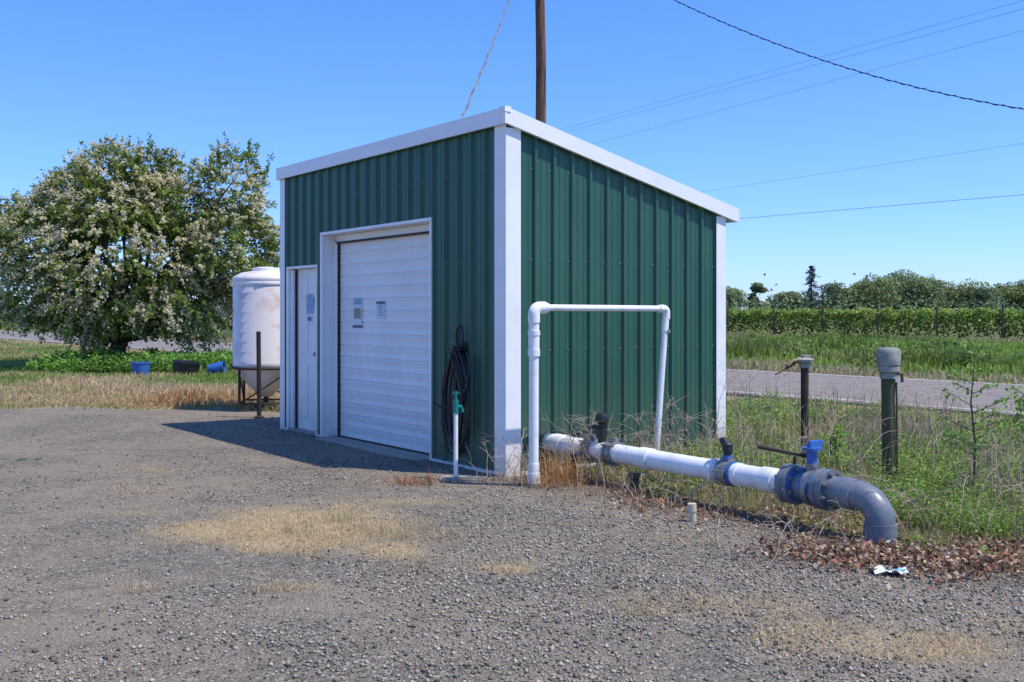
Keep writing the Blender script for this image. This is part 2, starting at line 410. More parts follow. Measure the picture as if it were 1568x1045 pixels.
hose=empty('garden_hose',(CB[0],CB[1],0),math.atan2(.606,.795))
mb=MB()
for k in range(9):
    w=rng.uniform(.09,.20); zt_=rng.uniform(1.08,1.18); zb_=rng.uniform(.08,.42); yc=.70+rng.uniform(-.06,.06); pts=[]
    ph=rng.uniform(0,6)
    for i in range(33):
        a=2*math.pi*i/32
        zz=(zt_+zb_)/2+(zt_-zb_)/2*math.cos(a)
        ww=w*(1.0-.5*max(0,math.cos(a))**2)
        pts.append((-.05-.012*k*.6-.01*math.sin(a*2+ph),yc+ww*math.sin(a)+.012*math.sin(3*a+ph),zz))
    mb.tube(pts,.011,8)
pts=[(-.07,.66+.06*math.sin(a),1.27+.11*math.cos(a)) for a in np.linspace(0,6.28,20)]; mb.tube(pts,.010,8)
mb.tube([(-.06,.55,1.12),(-.07,.48,1.0),(-.12,.48,.8),(-.2,.55,.62),(-.3,.62,.6),(-.36,.68,.66)],.011,8)
mb.obj('hose_coil',M_black,hose)
mb=MB(); mb.tube([(-.02,.68,1.15),(-.12,.68,1.15),(-.13,.68,1.19)],.012,8); mb.box((-.034,.62,1.08),(-.026,.74,1.22)); mb.box((-.12,.60,1.145),(-.034,.76,1.155)); mb.obj('hose_hook',M_darksteel,hose)

fs=empty('faucet_stand',(-.506,9.09,0))
mb=MB(); mb.tube([(0,0,0),(0,0,.62)],.020,14,0); mb.tube([(0,0,.0),(0,0,.05)],.030,14,0)
mb.tube([(0,0,.60),(0,0,.72)],.026,14,1); mb.tube([(0,0,.66),(.045,.02,.66),(.06,.03,.61)],.016,10,1); mb.tube([(0,0,.72),(0,0,.8)],.012,10,1); mb.box((-.03,-.008,.775),(.035,.008,.79),1)
mb.box((-.14,-.08,-.01),(.20,.14,.018),2); mb.box((-.02,-.06,.019),(.28,-.03,.035),2)
mb.obj('faucet',[M_pvc,M_teal,M_conc],fs)

# ------------------------------------------------------------------ pvc riser loop
def arc3(p,d1,d2,r,n=8):
    p=Vector(p);d1=Vector(d1).normalized();d2=Vector(d2).normalized(); c=p-d1*r+d2*r
    return [c-d2*r*math.cos(a)+d1*r*math.sin(a) for a in np.linspace(0,math.pi/2,n)]
pl=empty('pvc_riser_pipe',(0,0,0)); mb=MB()
A=Vector((.187,8.75,0)); At=Vector((.19,8.75,1.55)); Bt=Vector((1.487,9.74,1.545)); Bb=Vector((1.37,9.66,0))
hd=(Bt-At).normalized()
mb.tube([A,At-Vector((0,0,.3))],.043,18); mb.tube([At-Vector((0,0,.42)),At-Vector((0,0,.36))],.054,18); mb.tube([At-Vector((0,0,.36)),At-Vector((0,0,.24))],.049,18);mb.tube([At-Vector((0,0,.24)),At-Vector((0,0,.2))],.054,18)
mb.tube([At-Vector((0,0,.2)),At-Vector((0,0,.1))],.046,18)
mb.tube([At-Vector((0,0,.13))]+arc3(At,(0,0,1),hd,.06)+[At+hd*.12],.053,18)
mb.tube([At+hd*.1,Bt-hd*.05],.029,16); mb.tube([At+hd*.1,At+hd*.15],.042,16)
mb.tube([Bt-hd*.1]+arc3(Bt,hd,(0,0,-1),.04)+[Bt-Vector((0,0,.1))],.038,16)
dn=(Bb-Bt).normalized()
mb.tube([Bt+dn*.09,Bt+dn*.22],.036,16); mb.tube([Bt+dn*.2,Bb],.030,16)
mb.tube([A,A+Vector((0,0,.12))],.054,18); mb.tube([A+Vector((0,0,.12)),A+Vector((0,0,.2))],.049,18)
mb.obj('riser',M_pvc,pl); mb=MB(); mb.tube([Bt-Vector((0,0,.2)),Bt-Vector((0,0,.235))],.041,16); mb.tube([A+Vector((-.0,0,0)),A+Vector((0,0,.03))],.062,18); mb.obj('clamp',M_iron,pl)

# ------------------------------------------------------------------ main pipeline
mp_=empty('irrigation_pipeline',(.35,9.58,.28),math.atan2(-.818,.575))
mb=MB()
def ring(mb,x0,x1,r,mi=0,seg=28): mb.tube([(x0,0,0),(x1,0,0)],r,seg,mi)
ring(mb,-.08,2.86,.083)
for x0,x1,r in ((.12,.24,.092),(1.30,1.42,.093),(2.12,2.16,.094),(2.36,2.40,.09),(2.62,2.74,.093)): ring(mb,x0,x1,r)
mb.obj('main_pipe',M_pipe,mp_)
mb=MB()
for x0 in (.58,.66,.88,.96): ring(mb,x0,x0+.025,.105)
ring(mb,.60,.68,.096); ring(mb,.9,.98,.099)
for x0 in (.62,.93,):
    for a in (.6,2.4,4.2): mb.tube([(x0-.07,.11*math.cos(a),.11*math.sin(a)),(x0+.1,.11*math.cos(a),.11*math.sin(a))],.009,6)
    mb.box((x0-.03,-.02,.09),(x0+.05,.02,.135))
mb.tube([(.62,0,.08),(.62,0,.12)],.05,14)
mb.obj('pipe_coupling',M_iron,mp_)
mb=MB(); mb.tube([(.78,0,.08),(.78,0,.16)],.04,14); mb.tube([(.78,0,.16),(.78,0,.25)],.034,14); mb.lathe([(.03,0),(.055,.02),(.06,.06),(.045,.09),(.02,.1)],(.78,0,.24),16); mb.tube([(.78,0,.2),(.72,-.08,.22)],.018,10)
mb.tube([(2.26,0,.08),(2.26,0,.17)],.028,14); mb.tube([(2.26,0,.15),(2.26,0,.2),(2.2,.02,.24)],.034,14); mb.lathe([(.042,0),(.042,.05),(.03,.06)],(2.26,0,.17),16)
mb.tube([(1.45,-.22,-.3),(1.45,-.22,-.1)],.035,12); mb.tube([(1.45,-.22,-.12),(1.45,-.22,-.08)],.05,12)
mb.tube([(.5,-.1,-.3),(.5,-.1,-.05)],.03,12)
mb.obj('air_valve',M_black,mp_)
mb=MB(); mb.tube([(2.2,.02,.23),(2.19,.02,.26)],.03,12); mb.obj('vent_cap',mat('faded_red_cap',(.45,.2,.2),(.35,.15,.15),.5),mp_)
mb=MB(); ring(mb,2.2,2.32,.099); mb.box((2.22,-.03,.08),(2.3,.03,.12)); 
for yy in (-.1,.1): mb.box((2.21,yy-.015,-.03),(2.31,yy+.015,.03))
mb.obj('saddle_clamp',M_iron,mp_)
mb=MB(); mb.tube([(2.26,0,.1),(2.26,0,.135)],.04,14); mb.tube([(3.05,0,.15),(3.05,0,.26)],.038,14); mb.tube([(3.05,0,.26),(3.05,0,.28)],.068,14)
mb.box((3.035,-.03,.28),(3.065,.11,.325)); ring(mb,3.022,3.04,.116); ring(mb,3.092,3.105,.117); ring(mb,2.937,2.948,.128); ring(mb,2.328,2.342,.0975)
mb.obj('blue_valve_parts',M_blue,mp_)
mb=MB()
for x0,x1,r in ((2.84,2.885,.142),(2.89,2.935,.142),(3.13,3.17,.142),(3.175,3.22,.142),(2.80,2.84,.10),(3.22,3.30,.103)): ring(mb,x0,x1,r)
ring(mb,2.93,3.13,.10)
mb.obj('flanges',M_grey,mp_)
mb=MB()
ring(mb,3.042,3.09,.128); mb.tube([(3.05,0,.11),(3.05,0,.17)],.045,12)
for k in range(8):
    a=k*math.pi/4+.3; yy,zz=.12*math.cos(a),.12*math.sin(a)
    for x0,x1 in ((2.81,2.965),(3.10,3.255)):
        mb.tube([(x0,yy,zz),(x1,yy,zz)],.008,6)
        for q in (x0+.01,x1-.025): mb.tube([(q,yy,zz),(q+.015,yy,zz)],.016,6)
mb.obj('flange_bolts',M_iron,mp_)
mb=MB(); mb.tube([(2.9,.0,.13),(2.9,0,.2)],.012,8); mb.tube([(3.0,.02,.21),(2.9,-.04,.225),(2.70,-.16,.26)],[.014,.012,.016],8)
mb.obj('valve_lever',M_darksteel,mp_)
mb=MB()
el=[(3.22,0,0),(3.36,0,0)]+[tuple(v) for v in arc3((3.60,0,0),(1,0,0),(0,0,-1),.16,12)]+[(3.60,0,-.34)]
mb.tube(el,.096,28); mb.tube([(3.60,0,-.16),(3.60,0,-.25)],.107,28); mb.tube([(3.30,0,0),(3.42,0,0)],.106,28)
mb.obj('discharge_elbow',M_grey,mp_)
mb=MB(); mb.tube([(3.60,0,-.252),(3.60,0,-.262)],.1075,28); mb.obj('blue_band',M_blue,mp_)

sp_=empty('standpipe_faucet',(2.80,9.66,0)); mb=MB()
mb.tube([(0,0,0),(0,0,1.0)],.037,14,0); mb.tube([(0,0,.98),(0,0,1.04)],.05,14,1); mb.lathe([(.05,0),(.085,.01),(.09,.03),(.05,.05),(.02,.06)],(0,0,1.03),14,1)
mb.tube([(-.02,0,1.03),(-.12,-.03,1.05),(-.18,-.05,1.0)],.02,10,2); mb.tube([(-.1,-.02,1.02),(-.3,-.08,.92)],[.014,.008],8,3); mb.box((-.03,-.05,1.07),(.06,.05,1.1),1)
mb.obj('standpipe',[M_darksteel,M_conc,mat('brass',(.45,.32,.15),(.3,.2,.1),.45,.7),M_rust],sp_)
cp=empty('capped_vent_post',(3.30,8.85,0)); mb=MB()
pts=[(.0+.004*math.sin(z*6),0,z) for z in np.linspace(0,.97,10)]
mb.tube(pts,[.058,.06,.056,.06,.057,.06,.058,.056,.06,.06],14,0); mb.tube([(0,0,.93),(0,0,.98)],.075,18,1); 
mb.lathe([(.07,0),(.092,.01),(.095,.05),(.090,.06),(.10,.07),(.103,.17),(.095,.2),(.085,.215),(.03,.22)],(0,0,.98),22,1)
mb.tube([(.06,-.03,.97),(.10,-.05,.97),(.10,-.05,.9)],.014,8,0)
mb.tube([(.062,-.045,0),(.05,-.05,.9)],.009,6,0)
mb.obj('vent_post',[M_moss,mat('dirty_grey_fitting',(.38,.37,.32),(.2,.19,.16),.7,scale=12,bump=.3)],cp)
st=empty('pvc_stub',(1.30,7.25,0)); st.rotation_euler=(0,R(-4),0); mb=MB(); mb.tube([(0,0,-.02),(0,0,.10)],.026,16); mb.tube([(0,0,.08),(0,0,.135)],.032,16); mb.obj('stub',mat('cream_pvc',(.62,.54,.38),(.5,.43,.30),.5),st)
mb=MB(); V=[];F=[]; nu=9
for i in range(nu):
    for j in range(6):
        V.append((2.06+.21*i/8+rng.normal(0,.006),5.70+.13*j/5+rng.normal(0,.006)+.02*math.sin(i),.02+abs(rng.normal(0,.014))))
mi=[]
for i in range(nu-1):
    for j in range(5):
        a=i*6+j; F.append((a,a+6,a+7,a+1)); mi.append(1 if (4<=i<=6 and 1<=j<=3) else 0)
mb.add(V,F); mb.m=mi; mb.obj('plastic_litter',[mat('white_plastic',(.75,.78,.8),(.65,.7,.75),.35),mat('cyan_print',(.1,.45,.6),(.3,.6,.7),.4)],smooth=False)

# ------------------------------------------------------------------ tank
tk=empty('poly_cone_tank',(-3.85,15.8,0)); mb=MB()
M_tank=mat('translucent_poly',(.72,.66,.64),(.58,.40,.34),.35,scale=1.6,stretch=(1,1,1.3),lo=.5,hi=.66)
pr=[(.06,.20),(.10,.21),(.30,.42),(.49,.66),(.505,.70)]
for z in np.linspace(.75,1.95,9): pr+=[(.505,z),(.500,z+.01)]
pr+=[(.51,2.0),(.515,2.03),(.49,2.07),(.38,2.13),(.2,2.16),(.2,2.2),(.05,2.21)]
mb.lathe(pr,(0,0,0),48)
mb.obj('tank_body',M_tank,tk,angle=50)
mb=MB()
mb.tube([(.512*math.cos(a),.512*math.sin(a),.66) for a in np.linspace(0,6.2832,33)],.022,8)
for k in range(4):
    a=k*math.pi/2+.95; x,y=.52*math.cos(a),.52*math.sin(a)
    mb.tube([(x,y,0),(x,y,.68)],.022,8)
    a2=a+math.pi/2; mb.tube([(x,y,.12),(.52*math.cos(a2),.52*math.sin(a2),.12)],.014,6); mb.tube([(x,y,.12),(.52*math.cos(a2),.52*math.sin(a2),.6)],.012,6)
mb.tube([(0,0,.2),(0,0,.1),(-.1,-.2,.08)],.04,10)
mb.obj('tank_stand',M_darksteel,tk)
mb=MB(); mb.lathe([(.512,0),(.516,.01),(.516,.045),(.512,.055)],(0,0,1.93),48); mb.lathe([(.21,0),(.21,.05),(.1,.07)],(0,0,2.155),24); mb.obj('tank_rim',M_pvc,tk)
bo=empty('steel_bollard',(-3.63,14.5,0)); mb=MB(); mb.tube([(0,0,0),(-.01,0,1.22)],.033,12); mb.lathe([(.033,0),(.037,.005),(.034,.02),(.01,.03)],(-.01,0,1.215),12); mb.lathe([(.07,0),(.07,.02),(.035,.03)],(0,0,0),12); mb.obj('bollard_post',M_darksteel,bo)
for nm,loc,m_,r,h,tilt in (('blue_tub',(-8.9,24.2,.0),M_blue,.22,.33,0),('feed_tub',(-7.9,24.4,.0),M_black,.32,.34,8),('blue_barrel',(-7.4,24.6,.14),M_blue,.13,.4,80)):
    e_=empty(nm,loc); e_.rotation_euler=(0,R(tilt),0); mb=MB(); mb.lathe([(r*.8,0),(r*.85,.02),(r*.95,h*.5),(r,h*.9),(r*1.07,h*.92),(r*1.07,h),(r*.97,h),(r*.95,h*.9),(r*.8,.04),(.01,.03)],(0,0,0),24); mb.obj('tub_shell',m_,e_)

# ------------------------------------------------------------------ poles and wires
def pole(name,x,y,h,r,lean=(0,0),arm=True):
    e_=empty(name,(x,y,0)); mb=MB()
    pts=[(lean[0]*z+.02*math.sin(z*.8),lean[1]*z,z) for z in np.linspace(-.2,h,18)]
    mb.tube(pts,list(np.linspace(r*1.15,r*.8,18)),18); mb.obj('pole_shaft',M_wood,e_)
    if arm:
        mb=MB(); t_=(lean[0]*(h-.6),0); mb.box((-1.2+t_[0],-.3,h-.65),(1.2+t_[0],-.19,h-.53)); mb.obj('crossarm',M_wood,e_,smooth=False,bevel=.01)
        mb=MB()
        for xx in (-1.1,-.5,.6,1.1): mb.lathe([(.03,0),(.05,.03),(.03,.06),(.05,.09),(.02,.13)],(xx+t_[0],-.245,h-.53),12)
        mb.obj('insulators',M_iron,e_)
    return e_
pole('utility_pole',1.0,33.5,15.8,.180,(-.006,0))
pole('utility_pole',20.6,10.4,6.2,.12,(0,0),False)
def wire(name,pts,r,m,sag=0,n=24,twist=0):
    mb=MB(); P=[]
    for i in range(len(pts)-1):
        a,b_=Vector(pts[i]),Vector(pts[i+1])
        for k in range(n):
            t_=k/n; p=a.lerp(b_,t_); p.z-=sag*4*t_*(1-t_); P.append(p)
    P.append(Vector(pts[-1])); mb.tube(P,r,6)
    if twist:
        Q=[]; tot=len(P)*6
        for i in range(tot):
            f=i/tot*(len(P)-1); k=int(f); p=P[k].lerp(P[min(k+1,len(P)-1)],f-k); a=i*.9
            Q.append(p+Vector((math.cos(a)*r*1.6,0,math.sin(a)*r*1.6)))
        mb.tube(Q,r*.7,5)
    mb.obj(name,m)
M_wire=mat('wire_black',(.015,.015,.017),(.03,.03,.03),.5); M_wireg=mat('wire_bare',(.30,.29,.26),(.10,.10,.09),.5,.2,scale=6)
M_wirea=mat('wire_aluminium',(.10,.13,.18),(.08,.11,.16),.5)
wire('service_drop_wire',[(.87,33.4,15.2),(-.50,9.90,3.39)],.010,M_wireg,.35,24,1)
cs=[(0,14.28),(5.98,10.47),(11.4,7.49),(15.6,5.75),(22,4.7),(30.5,6.1)]
ss=np.linspace(0,30.5,50); co=np.polyfit([c_[0] for c_ in cs],[c_[1] for c_ in cs],3)
wire('overhead_cable',[(.96+.64*s_,33.5-.768*s_,float(np.polyval(co,s_))) for s_ in ss],.012,M_wire,0,2,1)
def lw(p,q,z0,z1,r=.012,m=M_wirea,k0=1.2,k1=3.0):
    p=np.array([*p,z0]);q=np.array([*q,z1]); d_=q-p
    wire('power_line',[tuple(p-d_*k0),tuple(p),tuple(q),tuple(q+d_*k1)],r,m,0,4)
lw((6.68,120),(35.5,70),23.6,23.2); lw((6.68,120.5),(35.5,70.5),23.2,22.7); lw((10.2,120),(38,75),21.8,22.5); lw((23,120),(43,85),16,15.8)
lw((15.8,70),(27.9,55),8.07,7.97,.013,M_wire,.8)

# ------------------------------------------------------------------ hawthorn tree
ht=empty('hawthorn_tree',(-11.3,29,0)); k=.01876
lump=[]
for cx,cy,rx,ry in ((200,390,140,125),(185,300,88,82),(350,290,54,64),(358,385,70,78),(75,365,74,72),(75,455,74,48),(275,470,88,55),(22,345,36,46),(130,320,60,60),(270,330,60,58),(160,478,90,48),(388,395,42,60),(235,270,44,42)):
    lump.append(((cx-784)*k+11.3,1.5+(480-cy)*k,rx*k,ry*k))
n_s=9000; w=np.array([l[2]*l[3] for l in lump]); w/=w.sum()
idx=rng.choice(len(lump),n_s,p=w)
lm=np.array(lump)[idx]
dv=unit(rng.normal(size=(n_s,3))); rad=rng.uniform(.1,1,n_s)**.3
ry_=rng.uniform(.9,1.5,n_s)
P0=np.stack([lm[:,0]+dv[:,0]*rad*lm[:,2]*.93, dv[:,1]*rad*(lm[:,2]*ry_+.4), lm[:,1]+dv[:,2]*rad*lm[:,3]*.93],1)
hole=np.sin(P0[:,0]*2.3+1)*np.sin(P0[:,1]*2.1+.5)*np.sin(P0[:,2]*2.6+2)
keep=hole>-.25; P0=P0[keep]; dv=dv[keep]; rad=rad[keep]; n_s=len(P0)
cen=np.array([-.0,0,2.6]); out=unit(P0-cen); dr=unit(out*1.0+dv*.7+rng.normal(0,.5,(n_s,3))+np.array([0,0,.25]))
ins=np.zeros(n_s)
for l in lump:
    q=((P0[:,0]-l[0])/l[2])**2+((P0[:,2]-l[1])/l[3])**2+(P0[:,1]/(l[2]*1.2+.4))**2
    ins=np.maximum(ins,1-q)
outer=1-smooth(.2,.9,ins)
Ls=rng.uniform(.22,.62,n_s)[:,None]; 
m_=27; u=rng.uniform(0,1,(n_s,m_,1))
pts=P0[:,None]+dr[:,None]*Ls[:,None]*u+np.array([0,0,-1])*(u**2)*(Ls[:,None]*.55)+rng.normal(0,.032,(n_s,m_,3))
cl_=np.sin(P0[:,0]*2.9+P0[:,2]*1.7)*np.sin(P0[:,1]*2.4+P0[:,2]*3.0+.7)
flower=(rng.uniform(size=n_s)<np.clip(.66+.6*cl_,.08,.97)*(.3+.75*outer))
isb=flower[:,None]&(rng.uniform(size=(n_s,m_))<np.clip(.4+u[...,0]*.8,0,.92))
pf=pts.reshape(-1,3); ib=isb.ravel(); low=pf[:,2]>.55+.25*np.sin(pf[:,0]*2.1); pf=pf[low]; ib=ib[low]; nn_=len(pf)
br=np.repeat(rng.uniform(.75,1.3,n_s),m_)[low][:,None]
Cg=cvar((.19,.255,.055),nn_,.3)*br; Cb=cvar((.66,.60,.40),nn_,.22,.04)*(.85+.15*br)
C_=np.where(ib[:,None],Cb,Cg); S_=np.where(ib,rng.uniform(.055,.095,nn_),rng.uniform(.06,.11,nn_))
pf[ib]+=np.array([0,0,.04])
nrm=np.repeat(out,m_,axis=0)[low]*1.0
V,F,C_=leaves(pf,S_,C_,.8,.75,nrm)
npmesh('foliage_and_blossom',V,F,C_,M_bloom,ht)
ps=[];
for cx,cy in ((150,222),(163,218),(175,211),(190,218),(205,216),(222,209),(232,218),(120,246),(240,238),(262,232),(375,212),(385,215),(18,290),(30,296),(345,222),(320,235),(60,285),(285,242),(402,238)):
    bx=(cx-784)*k+11.3; bz=1.5+(480-cy)*k
    for j in range(3):
        x0=bx+rng.normal(0,.1); y0=rng.normal(0,.6); h=rng.uniform(.5,.9)
        tt=rng.uniform(0,1,44)[:,None]; ps.append(np.array([x0,y0,bz-h])+tt*np.array([rng.normal(0,.15),0,h])+rng.normal(0,.03,(44,3)))
ps=np.concatenate(ps); V,F,C_=leaves(ps,.085,cvar((.19,.27,.05),len(ps),.3),.2,.6); npmesh('new_shoots',V,F,C_,M_leaf,ht)
mb=MB()
mb.tube([(0,0,-.1),(-.05,0,.3),(.05,.05,.7),(0,0,1.2),(.1,0,1.8)],[.28,.22,.2,.18,.13],12)
for l in lump:
    for j in range(3):
        x,z=l[0]+rng.normal(0,l[2]*.4),l[1]+rng.normal(0,l[3]*.4); y=rng.normal(0,l[2]*.7)
        pts=[(0,0,.6+.15*j)]
        for t_ in (.25,.5,.75,1): pts.append((x*t_+rng.normal(0,.12),y*t_+rng.normal(0,.12),.6+(z-.6)*t_**.85+rng.normal(0,.1)))
        mb.tube(pts,[.1,.075,.055,.035,.012],7)
mb.obj('trunk_and_limbs',M_bark,ht)

# ------------------------------------------------------------------ generic trees
def crown(cx,cy,h,w,n,size,base=(.05,.085,.025),nl=14,z0=.12):
    P=[];C=[];NR=[]
    for j in range(nl):
        a=rng.uniform(0,6.28); f=rng.uniform(0,1); zz=h*(z0+.10+(.80-z0)*f); rr=w*.5*math.sin(math.pi*min(1,(.25+f*.62)))*rng.uniform(.2,.8)
        lc=np.array([cx+rr*math.cos(a),cy+rr*math.sin(a),zz]); lr=w*rng.uniform(.15,.26)
        q=n//nl; dvv=unit(rng.normal(size=(q,3))); rd=rng.uniform(.5,1.05,q)[:,None]**.5
        p=lc+dvv*rd*lr*np.array([1,1,.7]); P.append(p); NR.append(dvv*1.3)
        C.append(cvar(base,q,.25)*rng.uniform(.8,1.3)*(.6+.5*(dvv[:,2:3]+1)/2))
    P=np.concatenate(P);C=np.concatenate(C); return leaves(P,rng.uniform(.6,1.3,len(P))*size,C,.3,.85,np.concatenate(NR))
parts=[];tr=MB()
prof_x=[1080,1108,1122,1160,1190,1212,1275,1292,1318,1338,1362,1388,1412,1436,1460,1486,1512,1540,1568,1600,1650]
prof_y=[442,440,446,432,448,446,437,446,432,424,426,418,426,430,434,434,440,436,430,425,430]
for px,py in zip(prof_x,prof_y):
    d0=rng.uniform(240,258); h=(1.5+(480-py)*d0/1546)*1.04; X0=(px-784)/1546*d0
    w_=h*rng.uniform(.95,1.25) if px!=1160 else h*.5
    G=((.24,.30,.13),(.27,.32,.12),(.20,.27,.14))[int(rng.integers(0,3))]
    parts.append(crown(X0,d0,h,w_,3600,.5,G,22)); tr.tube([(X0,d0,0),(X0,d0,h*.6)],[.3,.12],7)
for j in range(60):
    d0=rng.uniform(262,330); X0=rng.uniform(-260,320); h=rng.uniform(5,9.5)
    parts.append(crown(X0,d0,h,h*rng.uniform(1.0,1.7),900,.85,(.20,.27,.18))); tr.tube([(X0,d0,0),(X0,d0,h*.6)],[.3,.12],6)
for X0,d0,h in ((-52,101,8.2),(-56,104,7),(-60,108,8.5),(-49.5,108,5)):
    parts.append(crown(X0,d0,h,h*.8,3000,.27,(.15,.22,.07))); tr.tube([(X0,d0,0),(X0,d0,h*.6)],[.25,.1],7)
q=34000; sx=rng.uniform(-260,330,q); sy=rng.uniform(230,262,q); sz_=np.abs(rng.normal(0,1,q))*2.1*(1+.4*sn(sx,sy*0,.1,5))
parts.append(leaves(np.stack([sx,sy,sz_],1),rng.uniform(.5,1.1,q),cvar((.20,.27,.13),q,.3),.8,.85))
V,F,C_=merge(parts); tl=empty('distant_treeline'); npmesh('treeline_foliage',V,F,C_,M_leaf,tl); tr.obj('treeline_trunks',M_bark,tl)
cf=empty('conifer_tree',(70,236,0)); P=[]
for j in range(26):
    z=1.6+10.8*(j/25); rr=(3.5*(1-(z-1)/12.4)**.75+.2)
    for q in range(5):
        a=rng.uniform(0,6.28); ln=rr*rng.uniform(.35,1.35); tt=rng.uniform(.1,1,34); p=np.stack([ln*tt*math.cos(a),ln*tt*math.sin(a),z-.5*tt**2*ln*.3+rng.normal(0,.07,34)],1)+rng.normal(0,.1,(34,3)); P.append(p)
P=np.concatenate(P); V,F,C_=leaves(P,rng.uniform(.25,.44,len(P)),cvar((.085,.12,.10),len(P),.3),.8,.5); npmesh('needles',V,F,C_,M_leaf,cf)
mb=MB(); mb.tube([(0,0,0),(0,0,12.6)],[.35,.03],8); mb.obj('trunk',M_bark,cf)

# vineyard rows
parts=[]; posts=MB()
for rn,(n0,hh) in enumerate(((59,1.75),(62,1.78),(65,1.8),(69,1.9))):
    n=40000 if rn==0 else 9000
    s_=rng.uniform(2,70,n); far=rng.uniform(70,330,n//3); s_=np.concatenate([s_,far]); n=len(s_)
    pl_=.5+.5*np.sin(s_*2*np.pi/1.3+sn(s_,s_*0,.8,rn+40)*2)
    top_=hh*(.86+.12*pl_)+.12*sn(s_,s_*0,2.5,rn)+.10*sn(s_,s_*0,9,rn+5); z=top_*(1-rng.uniform(0,1,n)**1.6*.95); wv=rng.normal(0,.30,n)*(1-.4*z/hh)*(.7+.5*pl_)
    keep=rng.uniform(size=n)<np.clip(.35+.7*pl_+.8*(z/hh-.4),.1,1); s_,z,wv,pl_=s_[keep],z[keep],wv[keep],pl_[keep]; n=len(s_)
    P=np.outer(s_,U)+np.outer(n0+wv,NN); 
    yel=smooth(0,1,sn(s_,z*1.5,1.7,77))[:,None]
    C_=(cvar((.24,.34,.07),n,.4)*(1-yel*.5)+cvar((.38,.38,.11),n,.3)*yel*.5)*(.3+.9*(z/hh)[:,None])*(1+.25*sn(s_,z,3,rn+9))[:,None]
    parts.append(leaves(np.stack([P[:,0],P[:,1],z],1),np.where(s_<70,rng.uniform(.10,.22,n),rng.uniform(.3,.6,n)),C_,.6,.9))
    if rn==0:
        for sp0 in np.arange(3,120,3.9):
            p=U*sp0+NN*(n0-.45); posts.tube([(p[0],p[1],0),(p[0]+rng.normal(0,.03),p[1],1.9+rng.uniform(-.1,.2))],.065,6)
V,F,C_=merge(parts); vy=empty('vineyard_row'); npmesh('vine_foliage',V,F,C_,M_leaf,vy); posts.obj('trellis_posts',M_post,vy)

# ------------------------------------------------------------------ grasses
n=90000; s_=np.where(rng.uniform(size=n)<.75,rng.uniform(5,60,n),rng.uniform(60,220,n)); nv=21.4+36.5*rng.uniform(0,1,n)**1.25
P=np.outer(s_,U)+np.outer(nv,NN); big_=sn(s_,nv*1.6,.30,50)+.7*sn(s_,nv*2,1.1,51)
C_=cvar((.24,.36,.055),n,.35); ol=smooth(-.1,.8,sn(s_,nv*2.5,.35,53)+.5*sn(s_,nv*3,1.2,54))[:,None]; C_=C_*(1-ol*.8)+cvar((.40,.36,.16),n,.25)*ol*.8
dk=smooth(.2,1.0,big_)[:,None]; C_=C_*(1-dk*.5)
dv_=np.maximum((1-smooth(22,24.5,nv+big_*.6)),smooth(50,57,nv)*.8)[:,None]*.85; C_=C_*(1-dv_)+cvar((.48,.38,.23),n,.2)*dv_
dist=np.hypot(P[:,0],P[:,1])
hb=(np.clip((rng.uniform(.10,.36,n)-.15*dv_[:,0])*(1+.6*big_),.05,1)+.25*dk[:,0]*rng.uniform(.3,1,n))*(1-.5*smooth(45,55,nv))
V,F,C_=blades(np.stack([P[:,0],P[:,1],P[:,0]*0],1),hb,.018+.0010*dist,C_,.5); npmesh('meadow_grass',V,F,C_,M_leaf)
P=[];C=[];S=[]
for j in range(130):
    s0=rng.uniform(3,60); n0=rng.choice([rng.uniform(25,34),rng.uniform(34,50)]); p0=U*s0+NN*n0; hh=rng.uniform(.3,.75)
    if sn(np.array([s0]),np.array([n0]),.35,58)[0]<-.1: continue
    q=220; r_=hh*rng.uniform(.9,1.7); an=rng.uniform(0,6.28,q); rd=np.sqrt(rng.uniform(0,1,q))*r_; zz=hh*(1-(rd/r_)**2*.7)*rng.uniform(.2,1.05,q)
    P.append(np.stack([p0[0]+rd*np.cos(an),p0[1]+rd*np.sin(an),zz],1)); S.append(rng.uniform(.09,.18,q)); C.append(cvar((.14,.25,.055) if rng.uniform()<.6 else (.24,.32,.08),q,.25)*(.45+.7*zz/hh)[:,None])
V,F,C_=leaves(np.concatenate(P),np.concatenate(S),np.concatenate(C),.8,.7); npmesh('ditch_shrubs',V,F,C_,M_leaf)
# near verge
x,y=scatter(130000,5.0,34,-.25,.72); d,g,s,vg=zones(x,y); nr_=nr(x,y)
lx,ly=shedloc(x,y); bare=np.exp(-((lx-1.1)/1.0)**2-((ly+.35)/.4)**2)
ok=(nr_<14.6)&(~inshed(x,y,.05))&(rng.uniform(size=len(x))<np.clip((g+d*.6)*.8*smooth(.3,.9,vg)-s*.9-.25*(y<8.5)-bare*.8,0,1)*np.where(sn(x,y,2.0,62)>-.3,1,.25)); x=x[ok];y=y[ok];d=d[ok];n=len(x)
pn=sn(x,y,1.1,60)+.5*sn(x,y,3.5,61); 
C_=cvar((.23,.34,.06),n,.35); br=np.clip(smooth(.1,1.0,-pn)*.8+d*.9+.1,0,1)[:,None]*(rng.uniform(size=(n,1))<.8); C_=C_*(1-br)+cvar((.48,.38,.23),n,.25)*br
h=rng.uniform(.04,.18,n)*(1+.35*pn)*np.where(nr(x,y)>12.5,.7,1)
lx,ly=shedloc(x,y); wallg=np.exp(-np.abs(ly)/.3)*(lx>2.1)*(lx<3.8); h*=1+1.5*wallg
V,F,C_=blades(np.stack([x,y,gz(x,y)],1),h,.004+.0010*y,C_,.5); npmesh('verge_grass',V,F,C_,M_leaf)
